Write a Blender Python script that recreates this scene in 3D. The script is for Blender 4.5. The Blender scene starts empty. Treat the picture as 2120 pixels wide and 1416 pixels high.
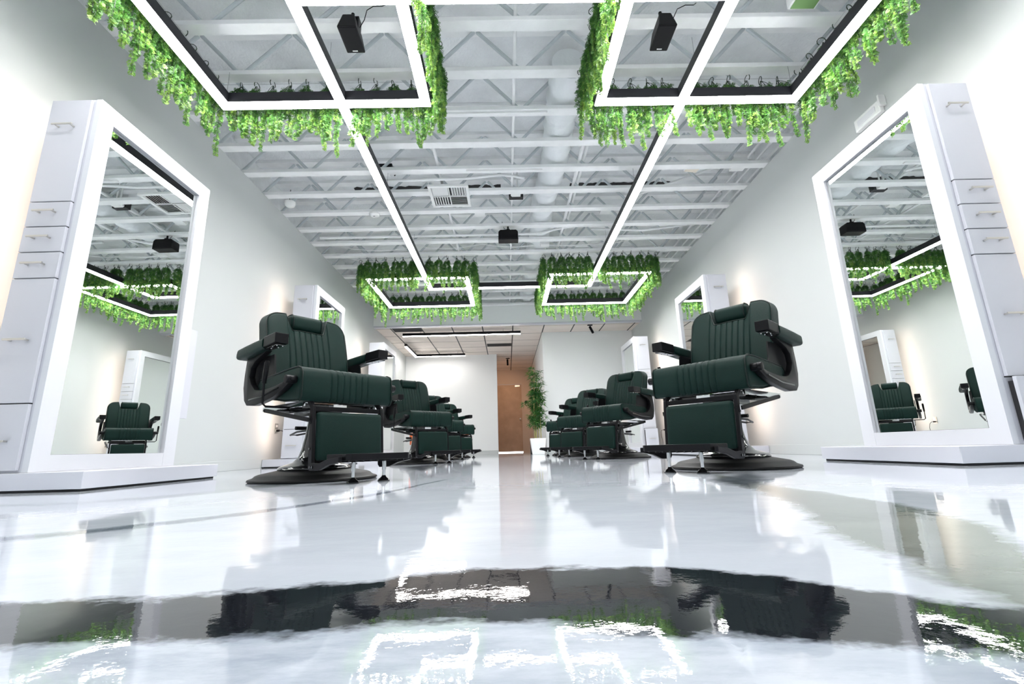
import bpy, bmesh, math, random
from mathutils import Vector, Matrix
R_ = random.Random(7)
S = bpy.context.scene
COL = S.collection

# ------------------------------------------------------------ camera
cam_data = bpy.data.cameras.new('camera')
cam_data.sensor_width = 36.0
cam_data.lens = 951.0 / 2120.0 * 36.0
cam_data.clip_start = 0.02
cam_data.clip_end = 100
cam = bpy.data.objects.new('camera', cam_data)
COL.objects.link(cam)
AX = ((0.99956371, -0.02468343, 0.01622081), (-0.01024415, 0.22537139, 0.97421907), (-0.02770278, -0.9739602, 0.22502021))
cm = Matrix(((AX[0][0], -AX[0][1], -AX[0][2], 0), (AX[1][0], -AX[1][1], -AX[1][2], 0), (AX[2][0], -AX[2][1], -AX[2][2], 0.145), (0, 0, 0, 1)))
cam.matrix_world = cm
S.camera = cam

# ------------------------------------------------------------ view, world
S.view_settings.view_transform = 'Standard'
S.view_settings.look = 'None'
S.view_settings.gamma = 1
S.view_settings.use_curve_mapping = False
S.view_settings.exposure = 0.78
world = bpy.data.worlds.new('sky')
S.world = world
world.use_nodes = True
world.node_tree.nodes['Background'].inputs[0].default_value = (0.85, 0.93, 1.0, 1)
world.node_tree.nodes['Background'].inputs[1].default_value = 1.0
S.cycles.max_bounces = 10
S.cycles.diffuse_bounces = 5
S.cycles.glossy_bounces = 6
S.cycles.transmission_bounces = 4
S.cycles.caustics_reflective = False
S.cycles.sample_clamp_indirect = 6.0
S.cycles.use_denoising = True
LED = 28.0          # luminance of the white light lines
FRONT_FILL = 9.0      # added fill from behind the camera, no source seen there (watts)

def area(name, loc, rot, sx, sy, power, colour):
    l = bpy.data.lights.new(name, 'AREA')
    l.shape = 'RECTANGLE'; l.size = sx; l.size_y = sy; l.energy = power; l.color = colour
    o = bpy.data.objects.new(name, l); COL.objects.link(o)
    o.location = loc; o.rotation_euler = rot
    return o
area('added_daylight', (-1.3, -2.75, 1.45), (math.pi/2, 0, 0), 2.2, 2.3, FRONT_FILL, (0.95, 0.98, 1.0))  # this pair is invented fill light outside the assumed front openings
area('added_daylight', (1.45, -2.75, 1.45), (math.pi/2, 0, 0), 2.2, 2.3, FRONT_FILL, (0.95, 0.98, 1.0))

# ------------------------------------------------------------ materials
def mat(name, col, rough=0.5, metal=0.0, bump=0, bscale=50, coat=0.0, var=0.0, vscale=5, emit=None, estr=0, spec=0.5, trans=0):
    m = bpy.data.materials.new(name); m.use_nodes = True
    nt = m.node_tree; N = nt.nodes; L = nt.links
    b = N['Principled BSDF']
    b.inputs['Base Color'].default_value = (*col, 1)
    b.inputs['Roughness'].default_value = rough
    b.inputs['Metallic'].default_value = metal
    b.inputs['Specular IOR Level'].default_value = spec
    b.inputs['Coat Weight'].default_value = coat
    b.inputs['Coat Roughness'].default_value = 0.08
    tc = N.new('ShaderNodeTexCoord')
    if bump:
        n = N.new('ShaderNodeTexNoise'); n.inputs['Scale'].default_value = bscale; n.inputs['Detail'].default_value = 4
        bp = N.new('ShaderNodeBump'); bp.inputs['Strength'].default_value = bump; bp.inputs['Distance'].default_value = 0.01
        L.new(tc.outputs['Object'], n.inputs['Vector']); L.new(n.outputs['Fac'], bp.inputs['Height']); L.new(bp.outputs['Normal'], b.inputs['Normal'])
    if var:
        n = N.new('ShaderNodeTexNoise'); n.inputs['Scale'].default_value = vscale; n.inputs['Detail'].default_value = 6
        r = N.new('ShaderNodeMapRange'); r.inputs['From Min'].default_value = 0.3; r.inputs['From Max'].default_value = 0.7
        r.inputs['To Min'].default_value = 1 - var; r.inputs['To Max'].default_value = 1.0
        mx = N.new('ShaderNodeVectorMath'); mx.operation = 'SCALE'; mx.inputs[0].default_value = col
        L.new(tc.outputs['Object'], n.inputs['Vector']); L.new(n.outputs['Fac'], r.inputs['Value']); L.new(r.outputs[0], mx.inputs['Scale'])
        L.new(mx.outputs[0], b.inputs['Base Color'])
    if emit:
        b.inputs['Emission Color'].default_value = (*emit, 1); b.inputs['Emission Strength'].default_value = estr
    return m

M = {}
M['wall'] = mat('painted wall', (0.555, 0.58, 0.572), 0.55, bump=0.04, bscale=160, var=0.015, vscale=2)
M['fascia'] = mat('wall paint brightened at fascia', (0.84, 0.865, 0.855), 0.6)  # same paint as the walls, colour raised to make up for shading
M['rearwall'] = mat('wall paint brightened at rear', (0.80, 0.815, 0.81), 0.55, bump=0.04, bscale=160)  # wall paint again, extra brightness in the colour replaces missing light
M['warmwall'] = mat('hall wall', (0.52, 0.43, 0.37), 0.7, bump=0.05, bscale=120)
M['joist'] = mat('joist paint', (0.88, 0.89, 0.89), 0.6, bump=0.08, bscale=60, var=0.10, vscale=6)
M['web'] = mat('web paint', (0.58, 0.63, 0.65), 0.6, bump=0.1, bscale=60, var=0.12, vscale=9)
M['deck'] = mat('sprayed deck', (0.88, 0.90, 0.91), 0.9, bump=1.0, bscale=45, var=0.22, vscale=2.5)
M['white'] = mat('white laminate', (0.60, 0.605, 0.65), 0.35, var=0.02, vscale=3)
M['panel'] = mat('white gloss panel', (0.68, 0.69, 0.72), 0.30)
M['gap'] = mat('dark gap', (0.02, 0.02, 0.022), 0.8)
M['mirror'] = mat('mirror', (0.90, 0.93, 0.91), 0.0, metal=1.0)
M['nickel'] = mat('brushed nickel', (0.62, 0.60, 0.56), 0.28, metal=1.0)
M['chrome'] = mat('chrome', (0.75, 0.76, 0.78), 0.10, metal=1.0)
M['leather'] = mat('green leather', (0.0020, 0.0165, 0.0125), 0.5, bump=0.25, bscale=420, var=0.12, vscale=12, spec=0.15)
M['piping'] = mat('dark green piping', (0.002, 0.008, 0.006), 0.45, spec=0.25)
M['black'] = mat('satin black', (0.005, 0.005, 0.006), 0.36, spec=0.14)
M['gloss'] = mat('gloss black', (0.012, 0.012, 0.013), 0.10, coat=0.4)
M['mat'] = mat('black rubberised base', (0.008, 0.008, 0.008), 0.45, bump=0.1, bscale=200, spec=0.18)
M['speaker'] = mat('black speaker shell', (0.004, 0.004, 0.0045), 0.5, bump=0.2, bscale=400, spec=0.2)
M['plastic'] = mat('white plastic', (0.80, 0.81, 0.80), 0.4)
M['housing'] = mat('dark light housing', (0.018, 0.018, 0.022), 0.45, spec=0.3)
M['duct'] = mat('white wrapped duct', (0.78, 0.81, 0.82), 0.6, bump=1.0, bscale=14)
M['led'] = mat('white light diffuser', (1, 1, 1), 0.5, emit=(1.0, 0.985, 0.99), estr=LED)
M['led_far'] = mat('white light diffuser of the back room', (1, 1, 1), 0.5, emit=(1.0, 0.95, 0.92), estr=25)
M['glow'] = mat('warm light strip', (1, 1, 1), 0.5, emit=(1.0, 0.76, 0.62), estr=26)
M['spot'] = mat('warm spotlight lens', (1, 1, 1), 0.5, emit=(1.0, 0.62, 0.3), estr=12)
M['tile'] = mat('beige ceiling tile', (0.82, 0.74, 0.67), 0.9, bump=0.3, bscale=90)
M['grid'] = mat('dark ceiling grid', (0.03, 0.03, 0.03), 0.6)
M['door'] = mat('brown wood door', (0.46, 0.32, 0.23), 0.5, var=0.2, vscale=4)
M['bamboo'] = mat('bamboo cane', (0.40, 0.36, 0.14), 0.5)
M['pot'] = mat('white pot', (0.82, 0.83, 0.82), 0.35)
M['soil'] = mat('soil', (0.04, 0.03, 0.02), 0.9)
M['orange'] = mat('orange plastic', (0.85, 0.16, 0.03), 0.4)
M['vine'] = mat('dark green stem', (0.03, 0.05, 0.03), 0.6)
M['steel'] = mat('steel wire', (0.35, 0.36, 0.37), 0.4, metal=0.8)
M['copper'] = mat('green board', (0.16, 0.30, 0.10), 0.5)
M['beige'] = mat('beige plastic', (0.75, 0.68, 0.58), 0.5)
M['blackpaint'] = mat('black dark duct mouth', (0.02, 0.02, 0.02), 0.8)
M['sky'] = mat('daylight gap', (1, 1, 1), 0.5, emit=(0.85, 0.92, 1.0), estr=2.0)

def leaf_mat(name, c1, c2, c3):
    m = bpy.data.materials.new(name); m.use_nodes = True
    nt = m.node_tree; N = nt.nodes; L = nt.links
    out = N['Material Output']; b = N['Principled BSDF']; b.inputs['Roughness'].default_value = 0.45
    tc = N.new('ShaderNodeTexCoord'); no = N.new('ShaderNodeTexNoise'); no.inputs['Scale'].default_value = 16; no.inputs['Detail'].default_value = 2
    oi = N.new('ShaderNodeObjectInfo')
    add = N.new('ShaderNodeVectorMath'); L.new(tc.outputs['Object'], add.inputs[0]); L.new(oi.outputs['Location'], add.inputs[1])
    L.new(add.outputs[0], no.inputs['Vector'])
    at = N.new('ShaderNodeAttribute'); at.attribute_name = 'age'
    ma = N.new('ShaderNodeMath'); ma.operation = 'MULTIPLY_ADD'; ma.inputs[1].default_value = 0.55
    L.new(at.outputs['Fac'], ma.inputs[0]); 
    mr = N.new('ShaderNodeMapRange'); mr.inputs['From Min'].default_value = 0.3; mr.inputs['From Max'].default_value = 0.7; mr.inputs['To Min'].default_value = 0; mr.inputs['To Max'].default_value = 0.45
    L.new(no.outputs['Fac'], mr.inputs['Value']); L.new(mr.outputs[0], ma.inputs[2])
    cr = N.new('ShaderNodeValToRGB'); e = cr.color_ramp.elements
    e[0].color = (*c1, 1); e[1].color = (*c3, 1); e[0].position = 0.05; e[1].position = 0.95
    k = cr.color_ramp.elements.new(0.5); k.color = (*c2, 1)
    L.new(ma.outputs[0], cr.inputs[0]); L.new(cr.outputs[0], b.inputs['Base Color'])
    tr = N.new('ShaderNodeBsdfTranslucent'); L.new(cr.outputs[0], tr.inputs[0])
    mx = N.new('ShaderNodeMixShader'); mx.inputs[0].default_value = 0.3
    L.new(b.outputs[0], mx.inputs[1]); L.new(tr.outputs[0], mx.inputs[2]); L.new(mx.outputs[0], out.inputs[0])
    return m
M['leaf'] = leaf_mat('fern leaf', (0.022, 0.09, 0.02), (0.085, 0.24, 0.045), (0.36, 0.52, 0.10))
M['bleaf'] = leaf_mat('bamboo leaf', (0.012, 0.06, 0.015), (0.035, 0.15, 0.03), (0.15, 0.32, 0.06))

# ------------------------------------------------------------ mesh helpers
def tag(o, label=None, cat=None, group=None, kind=None):
    if label: o['label'] = label
    if cat: o['category'] = cat
    if group: o['group'] = group
    if kind: o['kind'] = kind
    return o
def empty(name, loc=(0, 0, 0), rz=0, label=None, cat=None, group=None):
    o = bpy.data.objects.new(name, None); COL.objects.link(o)
    o.empty_display_size = 0.05
    o.location = loc; o.rotation_euler = (0, 0, rz)
    return tag(o, label, cat, group)
def copy_tree(o, parent=None):
    c = o.copy(); COL.objects.link(c)
    if parent is not None: c.parent = parent
    for ch in list(o.children): copy_tree(ch, c)
    return c

class MB:
    def __init__(s): s.v = []; s.f = []; s.attr = []
    def add(s, vs, fs):
        n = len(s.v); s.v += [tuple(v) for v in vs]; s.f += [tuple(i + n for i in f) for f in fs]; return s
    def box(s, x0, x1, y0, y1, z0, z1):
        if x0 > x1: x0, x1 = x1, x0
        if y0 > y1: y0, y1 = y1, y0
        return s.add([(x0, y0, z0), (x1, y0, z0), (x1, y1, z0), (x0, y1, z0), (x0, y0, z1), (x1, y0, z1), (x1, y1, z1), (x0, y1, z1)],
                     [(0, 3, 2, 1), (4, 5, 6, 7), (0, 1, 5, 4), (1, 2, 6, 5), (2, 3, 7, 6), (3, 0, 4, 7)])
    def tube(s, pts, r, n=8, caps=True):
        pts = [Vector(p) for p in pts]; rings = []
        rr = r if isinstance(r, (list, tuple)) else [r] * len(pts)
        up = None
        for i, p in enumerate(pts):
            d = (pts[min(i + 1, len(pts) - 1)] - pts[max(i - 1, 0)])
            if d.length < 1e-9: d = Vector((0, 0, 1))
            d.normalize()
            if up is None:
                a = Vector((0, 0, 1)) if abs(d.z) < 0.9 else Vector((1, 0, 0))
                up = d.cross(a).normalized()
            else:
                up = (up - d * up.dot(d))
                up = up.normalized() if up.length > 1e-6 else d.orthogonal().normalized()
            w = d.cross(up)
            rings.append([p + (up * math.cos(2 * math.pi * k / n) + w * math.sin(2 * math.pi * k / n)) * rr[i] for k in range(n)])
        vs = [q for ring in rings for q in ring]; fs = []
        for i in range(len(pts) - 1):
            for k in range(n):
                a = i * n + k; b = i * n + (k + 1) % n
                fs.append((a, b, b + n, a + n))
        if caps: fs += [tuple(range(n - 1, -1, -1)), tuple((len(pts) - 1) * n + k for k in range(n))]
        return s.add(vs, fs)
    def bar(s, a, b, w, t):
        """rectangular bar from a to b, width w (horizontal), thickness t"""
        a = Vector(a); b = Vector(b); d = (b - a).normalized()
        u = d.cross(Vector((0, 0, 1)))
        u = u.normalized() if u.length > 1e-4 else Vector((1, 0, 0))
        v = u.cross(d).normalized()
        vs = []
        for p in (a, b):
            for su, sv in ((-1, -1), (1, -1), (1, 1), (-1, 1)): vs.append(p + u * su * w / 2 + v * sv * t / 2)
        return s.add(vs, [(0, 1, 2, 3), (7, 6, 5, 4), (0, 4, 5, 1), (1, 5, 6, 2), (2, 6, 7, 3), (3, 7, 4, 0)])
    def lathe(s, prof, c=(0, 0, 0), n=48):
        vs = []; fs = []
        for r, z in prof:
            for k in range(n):
                a = 2 * math.pi * k / n; vs.append((c[0] + r * math.cos(a), c[1] + r * math.sin(a), c[2] + z))
        for i in range(len(prof) - 1):
            for k in range(n):
                a = i * n + k; b = i * n + (k + 1) % n; fs.append((a, b, b + n, a + n))
        fs.append(tuple(range(n - 1, -1, -1))); fs.append(tuple((len(prof) - 1) * n + k for k in range(n)))
        return s.add(vs, fs)
    def prism(s, poly, axis, a0, a1):
        """poly of 2D points; axis x: poly is (y,z); axis y: (x,z); axis z: (x,y)"""
        def P(p, a): return {'x': (a, p[0], p[1]), 'y': (p[0], a, p[1]), 'z': (p[0], p[1], a)}[axis]
        n = len(poly)
        vs = [P(p, a0) for p in poly] + [P(p, a1) for p in poly]
        fs = [tuple(range(n)), tuple(range(2 * n - 1, n - 1, -1))] + [(i, i + n, (i + 1) % n + n, (i + 1) % n) for i in range(n)]
        return s.add(vs, fs)
    def build(s, name, m, parent=None, smooth=False, bevel=0, seg=2, sub=None):
        me = bpy.data.meshes.new(name); me.from_pydata(s.v, [], s.f); me.update()
        bm = bmesh.new(); bm.from_mesh(me)
        bmesh.ops.recalc_face_normals(bm, faces=bm.faces)
        if bevel:
            es = [e for e in bm.edges if e.is_manifold and e.calc_face_angle(0) > 0.5]
            bmesh.ops.bevel(bm, geom=es, offset=bevel, segments=seg, profile=0.6, affect='EDGES', clamp_overlap=True)
        bm.to_mesh(me); bm.free()
        if s.attr and not bevel:
            at = me.attributes.new('age', 'FLOAT', 'POINT')
            at.data.foreach_set('value', s.attr)
        if smooth:
            me.polygons.foreach_set('use_smooth', [True] * len(me.polygons))
            me.set_sharp_from_angle(angle=math.radians(42))
        me.materials.append(M[m])
        o = bpy.data.objects.new(name, me); COL.objects.link(o)
        if parent is not None: o.parent = parent
        return o
def bx(name, m, x0, x1, y0, y1, z0, z1, parent=None, bevel=0):
    return MB().box(x0, x1, y0, y1, z0, z1).build(name, m, parent, bevel=bevel)
def struct(o): o['kind'] = 'structure'; return o
def origin(o, p):
    """move a mesh object's origin to p without moving the mesh"""
    p = Vector(p); o.data.transform(Matrix.Translation(-p)); o.location = p; return o

# ------------------------------------------------------------ room shell
WL, WR, H, DECK = -2.83, 3.01, 3.185, 3.655
YF, YS, YC, YE = -2.6, 9.65, 12.95, 15.77     # shop front, fascia, rear partition, corridor end
HS = 2.785
def floor_material():
    m = bpy.data.materials.new('marbled epoxy'); m.use_nodes = True
    nt = m.node_tree; N = nt.nodes; L = nt.links; b = N['Principled BSDF']
    def math_(op, a, c=None, c2=None):
        n = N.new('ShaderNodeMath'); n.operation = op
        for i, v in enumerate((a, c, c2)):
            if v is None: continue
            if isinstance(v, (int, float)): n.inputs[i].default_value = v
            else: L.new(v, n.inputs[i])
        return n.outputs[0]
    geo = N.new('ShaderNodeNewGeometry')
    def noise(scale, detail, vec, rough=0.5):
        n = N.new('ShaderNodeTexNoise'); n.inputs['Scale'].default_value = scale; n.inputs['Detail'].default_value = detail
        n.inputs['Roughness'].default_value = rough; L.new(vec, n.inputs['Vector']); return n
    mp = N.new('ShaderNodeMapping'); mp.inputs['Scale'].default_value = (0.6, 1, 1); L.new(geo.outputs['Position'], mp.inputs['Vector'])
    w1 = noise(14, 5, mp.outputs[0], 0.65)
    wf = noise(60, 4, mp.outputs[0], 0.6)
    sep = N.new('ShaderNodeSeparateXYZ'); L.new(geo.outputs['Position'], sep.inputs[0])
    X, Y = sep.outputs[0], sep.outputs[1]
    off = math_('MULTIPLY_ADD', w1.outputs['Fac'], 0.09, -0.045)
    off = math_('ADD', off, math_('MULTIPLY_ADD', wf.outputs['Fac'], 0.03, -0.015))
    def curve(var, lo, hi, pts):
        t = math_('DIVIDE', math_('SUBTRACT', var, lo), hi - lo)
        c = N.new('ShaderNodeFloatCurve'); cv = c.mapping.curves[0]
        ps = [((p[0] - lo) / (hi - lo), p[1]) for p in pts]
        cv.points[0].location = ps[0]; cv.points[1].location = ps[-1]
        for p in ps[1:-1]: cv.points.new(*p)
        c.mapping.use_clip = False
        c.mapping.update(); L.new(t, c.inputs['Value']); return c.outputs[0]
    def band(var, other, lo, hi, pts, soft):
        """pts: (var, centre, halfwidth); values are stored scaled by 1/4"""
        c = math_('MULTIPLY', curve(var, lo, hi, [(p[0], p[1] / 4 + 0.5) for p in pts]), 4)
        c = math_('SUBTRACT', c, 2)
        hw = math_('MULTIPLY', curve(var, lo, hi, [(p[0], p[2]) for p in pts]), 1)
        d = math_('ABSOLUTE', math_('SUBTRACT', math_('ADD', other, off), c))
        s = math_('SUBTRACT', hw, d)
        r = N.new('ShaderNodeMapRange'); r.inputs['From Min'].default_value = -soft; r.inputs['From Max'].default_value = soft
        L.new(s, r.inputs['Value'])
        # only inside lo..hi
        g = math_('MULTIPLY', math_('GREATER_THAN', var, lo), math_('LESS_THAN', var, hi))
        return math_('MULTIPLY', r.outputs[0], g)
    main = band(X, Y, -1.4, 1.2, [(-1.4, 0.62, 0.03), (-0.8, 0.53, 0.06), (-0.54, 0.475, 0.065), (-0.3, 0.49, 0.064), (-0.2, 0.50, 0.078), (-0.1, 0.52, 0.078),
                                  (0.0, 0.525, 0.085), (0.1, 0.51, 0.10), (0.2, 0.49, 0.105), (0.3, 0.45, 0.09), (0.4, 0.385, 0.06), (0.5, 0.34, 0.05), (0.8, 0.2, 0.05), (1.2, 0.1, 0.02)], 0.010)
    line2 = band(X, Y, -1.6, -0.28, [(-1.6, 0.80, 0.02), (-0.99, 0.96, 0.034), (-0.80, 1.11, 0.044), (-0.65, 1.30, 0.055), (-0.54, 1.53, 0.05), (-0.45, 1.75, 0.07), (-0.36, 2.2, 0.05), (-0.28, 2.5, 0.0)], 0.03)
    line3 = band(X, Y, -2.2, -1.0, [(-2.2, 1.62, 0.03), (-1.76, 1.69, 0.05), (-1.49, 1.73, 0.05), (-1.3, 1.95, 0.17), (-1.15, 2.35, 0.28), (-1.0, 2.6, 0.0)], 0.05)
    patch = band(Y, X, 0.36, 2.2, [(0.36, 0.50, 0.07), (0.47, 0.52, 0.085), (0.62, 0.57, 0.095), (0.8, 0.65, 0.13), (1.07, 0.755, 0.11), (1.33, 0.80, 0.075), (1.6, 0.83, 0.05), (1.8, 0.87, 0.06), (2.2, 0.96, 0.0)], 0.02)
    blot = band(Y, X, 1.55, 2.4, [(1.55, 0.80, 0.0), (1.7, 0.84, 0.06), (1.9, 0.93, 0.11), (2.1, 1.05, 0.05), (2.4, 1.2, 0.0)], 0.04)
    blot2 = band(Y, X, 3.5, 5.0, [(3.5, -0.62, 0.0), (4.0, -0.72, 0.10), (4.4, -0.78, 0.16), (4.8, -0.7, 0.10), (5.0, -0.7, 0.0)], 0.06)
    blot3 = band(Y, X, 7.5, 11.0, [(7.5, -0.1, 0.0), (8.5, -0.05, 0.14), (9.5, 0.0, 0.25), (10.4, 0.1, 0.20), (11.0, 0.1, 0.0)], 0.10)
    # faint marbling everywhere
    mp2 = N.new('ShaderNodeMapping'); mp2.inputs['Scale'].default_value = (0.35, 1, 1); mp2.inputs['Rotation'].default_value = (0, 0, 0.25); L.new(geo.outputs['Position'], mp2.inputs['Vector'])
    n3 = noise(2.2, 8, mp2.outputs[0], 0.62)
    rr = N.new('ShaderNodeValToRGB'); rr.color_ramp.elements[0].position = 0.44; rr.color_ramp.elements[0].color = (0, 0, 0, 1)
    rr.color_ramp.elements[1].position = 0.62; rr.color_ramp.elements[1].color = (1, 1, 1, 1); L.new(n3.outputs['Fac'], rr.inputs[0])
    near = N.new('ShaderNodeMapRange'); near.inputs['From Min'].default_value = 0.46; near.inputs['From Max'].default_value = 0.42
    near.inputs['To Min'].default_value = 0.22; near.inputs['To Max'].default_value = 1.0; L.new(math_('ADD', Y, off), near.inputs['Value'])
    n4 = noise(9, 8, mp2.outputs[0], 0.7)
    faint = math_('MULTIPLY', math_('MAXIMUM', rr.outputs[0], math_('MULTIPLY_ADD', n4.outputs['Fac'], 3.0, -1.15)), near.outputs[0])
    faint = math_('MINIMUM', math_('MAXIMUM', faint, 0), 1)
    def mix(f, a, c):
        n = N.new('ShaderNodeMix'); n.data_type = 'RGBA'
        if isinstance(f, (int, float)): n.inputs[0].default_value = f
        else: L.new(f, n.inputs[0])
        for i, v in ((6, a), (7, c)):
            if isinstance(v, tuple): n.inputs[i].default_value = (*v, 1)
            else: L.new(v, n.inputs[i])
        return n.outputs[2]
    c = mix(faint, (0.64, 0.675, 0.73), (0.27, 0.32, 0.39))
    c = mix(math_('MULTIPLY', line3, 0.85), c, (0.33, 0.37, 0.38))
    c = mix(math_('MULTIPLY', line2, 0.95), c, (0.16, 0.19, 0.23))
    pc = mix(n4.outputs['Fac'], (0.05, 0.065, 0.06), (0.34, 0.37, 0.33))
    c = mix(math_('MULTIPLY', patch, 1.0), c, pc)
    c = mix(math_('MULTIPLY', blot, 0.9), c, (0.10, 0.12, 0.14))
    c = mix(math_('MULTIPLY', blot2, 0.85), c, (0.10, 0.12, 0.14))
    c = mix(math_('MULTIPLY', blot3, 0.6), c, (0.20, 0.20, 0.20))
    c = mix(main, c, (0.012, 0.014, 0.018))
    L.new(c, b.inputs['Base Color'])
    b.inputs['Roughness'].default_value = 0.035
    b.inputs['IOR'].default_value = 1.55
    rg = N.new('ShaderNodeMapRange'); rg.inputs['To Min'].default_value = 0.008; rg.inputs['To Max'].default_value = 0.03
    L.new(wf.outputs['Fac'], rg.inputs['Value']); L.new(rg.outputs[0], b.inputs['Roughness'])
    mp3 = N.new('ShaderNodeMapping'); mp3.inputs['Scale'].default_value = (1, 1, 1); L.new(geo.outputs['Position'], mp3.inputs['Vector'])
    nb = noise(16, 2, mp3.outputs[0], 0.5)
    bp = N.new('ShaderNodeBump'); bp.inputs['Strength'].default_value = 0.16; bp.inputs['Distance'].default_value = 0.0016
    L.new(nb.outputs['Fac'], bp.inputs['Height'])
    nb2 = noise(120, 3, mp3.outputs[0], 0.5)
    bp2 = N.new('ShaderNodeBump'); bp2.inputs['Strength'].default_value = 0.16; bp2.inputs['Distance'].default_value = 0.0003
    L.new(nb2.outputs['Fac'], bp2.inputs['Height']); L.new(bp.outputs[0], bp2.inputs['Normal'])
    L.new(bp2.outputs[0], b.inputs['Normal'])
    return m
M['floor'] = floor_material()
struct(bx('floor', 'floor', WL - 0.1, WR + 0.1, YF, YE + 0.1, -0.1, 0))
struct(bx('wall_left', 'wall', WL - 0.1, WL, YF, YC + 0.1, 0, H - 0.005))
struct(bx('wall_right', 'wall', WR, WR + 0.1, YF, 10.6, 0, H - 0.005))
struct(bx('wall_upper_left', 'deck', WL - 0.26, WL - 0.16, YF, YS + 0.1, H - 0.3, DECK))
struct(bx('wall_upper_right', 'deck', WR + 0.16, WR + 0.26, YF, YS + 0.1, H - 0.3, DECK))
struct(bx('ceiling', 'deck', WL - 0.26, WR + 0.26, YF - 0.1, YS + 0.1, DECK, DECK + 0.1))
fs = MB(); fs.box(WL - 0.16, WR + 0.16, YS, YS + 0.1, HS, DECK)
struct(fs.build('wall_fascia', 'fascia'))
struct(bx('trim_1', 'white', WL, WR, YS - 0.012, YS + 0.1, HS - 0.02, HS + 0.012))
# rear rooms
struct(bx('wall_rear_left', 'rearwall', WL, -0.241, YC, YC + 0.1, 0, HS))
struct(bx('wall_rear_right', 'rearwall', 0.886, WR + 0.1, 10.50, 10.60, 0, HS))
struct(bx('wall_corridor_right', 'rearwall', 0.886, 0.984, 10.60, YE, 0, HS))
struct(bx('wall_corridor_left', 'warmwall', -0.447, -0.341, YC + 0.1, YE, 0, HS))
wb = MB(); wb.box(-0.447, -0.431, YE, YE + 0.1, 0, HS); wb.box(0.561, 0.984, YE, YE + 0.1, 0, HS); wb.box(-0.431, 0.561, YE, YE + 0.1, 2.323, HS)
struct(wb.build('wall_corridor_end', 'warmwall'))
# unseen front wall behind the camera; its two windows are added to admit light
fw = MB()
for x0, x1 in ((WL - 0.1, -2.4), (-0.2, 0.35), (2.55, WR + 0.1)): fw.box(x0, x1, YF - 0.1, YF, 0, DECK)
for x0, x1 in ((-2.4, -0.2), (0.35, 2.55)):
    fw.box(x0, x1, YF - 0.1, YF, 0, 0.3); fw.box(x0, x1, YF - 0.1, YF, 2.6, DECK)
struct(fw.build('wall_front', 'wall'))
for i, (x0, x1) in enumerate(((-2.4, -0.2), (0.35, 2.55))):
    f = MB()
    for a, c in ((x0, x0 + 0.06), (x1 - 0.06, x1), ((x0 + x1) / 2 - 0.03, (x0 + x1) / 2 + 0.03)): f.box(a, c, YF - 0.08, YF - 0.02, 0.3, 2.6)
    f.box(x0 + 0.06, x1 - 0.06, YF - 0.08, YF - 0.02, 0.3, 0.36); f.box(x0 + 0.06, x1 - 0.06, YF - 0.08, YF - 0.02, 2.54, 2.6)
    struct(f.build('added_window_%d' % (i + 1), 'housing'))
# baseboards
struct(bx('baseboard_left', 'wall', WL, WL + 0.012, YF, YC, 0, 0.10, bevel=0.003))
struct(bx('baseboard_right', 'wall', WR - 0.012, WR, YF, 10.50, 0, 0.10, bevel=0.003))
struct(bx('baseboard_rear_left', 'wall', WL + 0.012, -0.241, YC - 0.012, YC, 0, 0.10, bevel=0.003))
struct(bx('baseboard_rear_right', 'wall', 0.886, WR - 0.012, 10.488, 10.50, 0, 0.10, bevel=0.003))
# edge bead of the rear partition
struct(bx('trim_2', 'white', -0.245, -0.237, YC - 0.004, YC + 0.1, 0, HS))
# drop ceiling: one slab of tiles with its grid
dc = struct(MB().box(WL, WR, YS + 0.1, YE + 0.1, HS, HS + 0.05).build('ceiling_tiles', 'tile'))
g = MB()
xs = [-2.508, -1.837, -1.161, -0.485, 0.192, 0.889, 1.56, 2.237, 2.907]
for x in xs: g.box(x - 0.012, x + 0.012, YS + 0.1, YE, HS - 0.004, HS + 0.001)
struct(g.build('trim_3', 'grid'))
g = MB(); y = YS + 0.23
while y < YE:
    g.box(WL, WR, y - 0.004, y + 0.004, HS - 0.0025, HS + 0.001); y += 0.338
struct(g.build('trim_4', 'tile'))
g = MB(); y = YS + 0.23
gm = mat('seam brown', (0.20, 0.17, 0.15), 0.8); M['seam'] = gm
while y < YE:
    g.box(WL, WR, y - 0.0045, y + 0.0045, HS - 0.003, HS + 0.001); y += 0.676
struct(g.build('trim_5', 'seam'))

# door at the end of the corridor
d = struct(bx('door_1', 'door', -0.41, 0.538, YE + 0.02, YE + 0.06, 0.03, 2.28))
hd = MB(); hd.lathe([(0.026, 0), (0.026, 0.006), (0.01, 0.01), (0.01, 0.035), (0.024, 0.045), (0.028, 0.06), (0.018, 0.07)], n=20)
ho = hd.build('door_handle', 'nickel', d, smooth=True); ho.data.transform(Matrix.Rotation(math.pi / 2, 4, 'X')); ho.location = (0.47, YE + 0.02, 1.106)
cl = MB(); cl.box(0.32, 0.49, YE - 0.02, YE + 0.02, 2.20, 2.25); cl.build('door_closer', 'nickel', d)
fr = MB(); fr.box(-0.431, -0.41, YE - 0.01, YE + 0.1, 0, 2.323); fr.box(0.538, 0.561, YE - 0.01, YE + 0.1, 0, 2.323); fr.box(-0.41, 0.538, YE - 0.01, YE + 0.1, 2.29, 2.323)
struct(fr.build('trim_6', 'warmwall'))
struct(bx('trim_7', 'sky', -0.41, 0.538, YE + 0.07, YE + 0.075, 0.0, 0.08))
kp = bx('keypad', 'black', 0.64, 0.74, YE - 0.02, YE, 1.62, 1.71, bevel=0.004)
tag(kp, 'small black keypad on the wall right of the brown corridor door', 'keypad')

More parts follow.
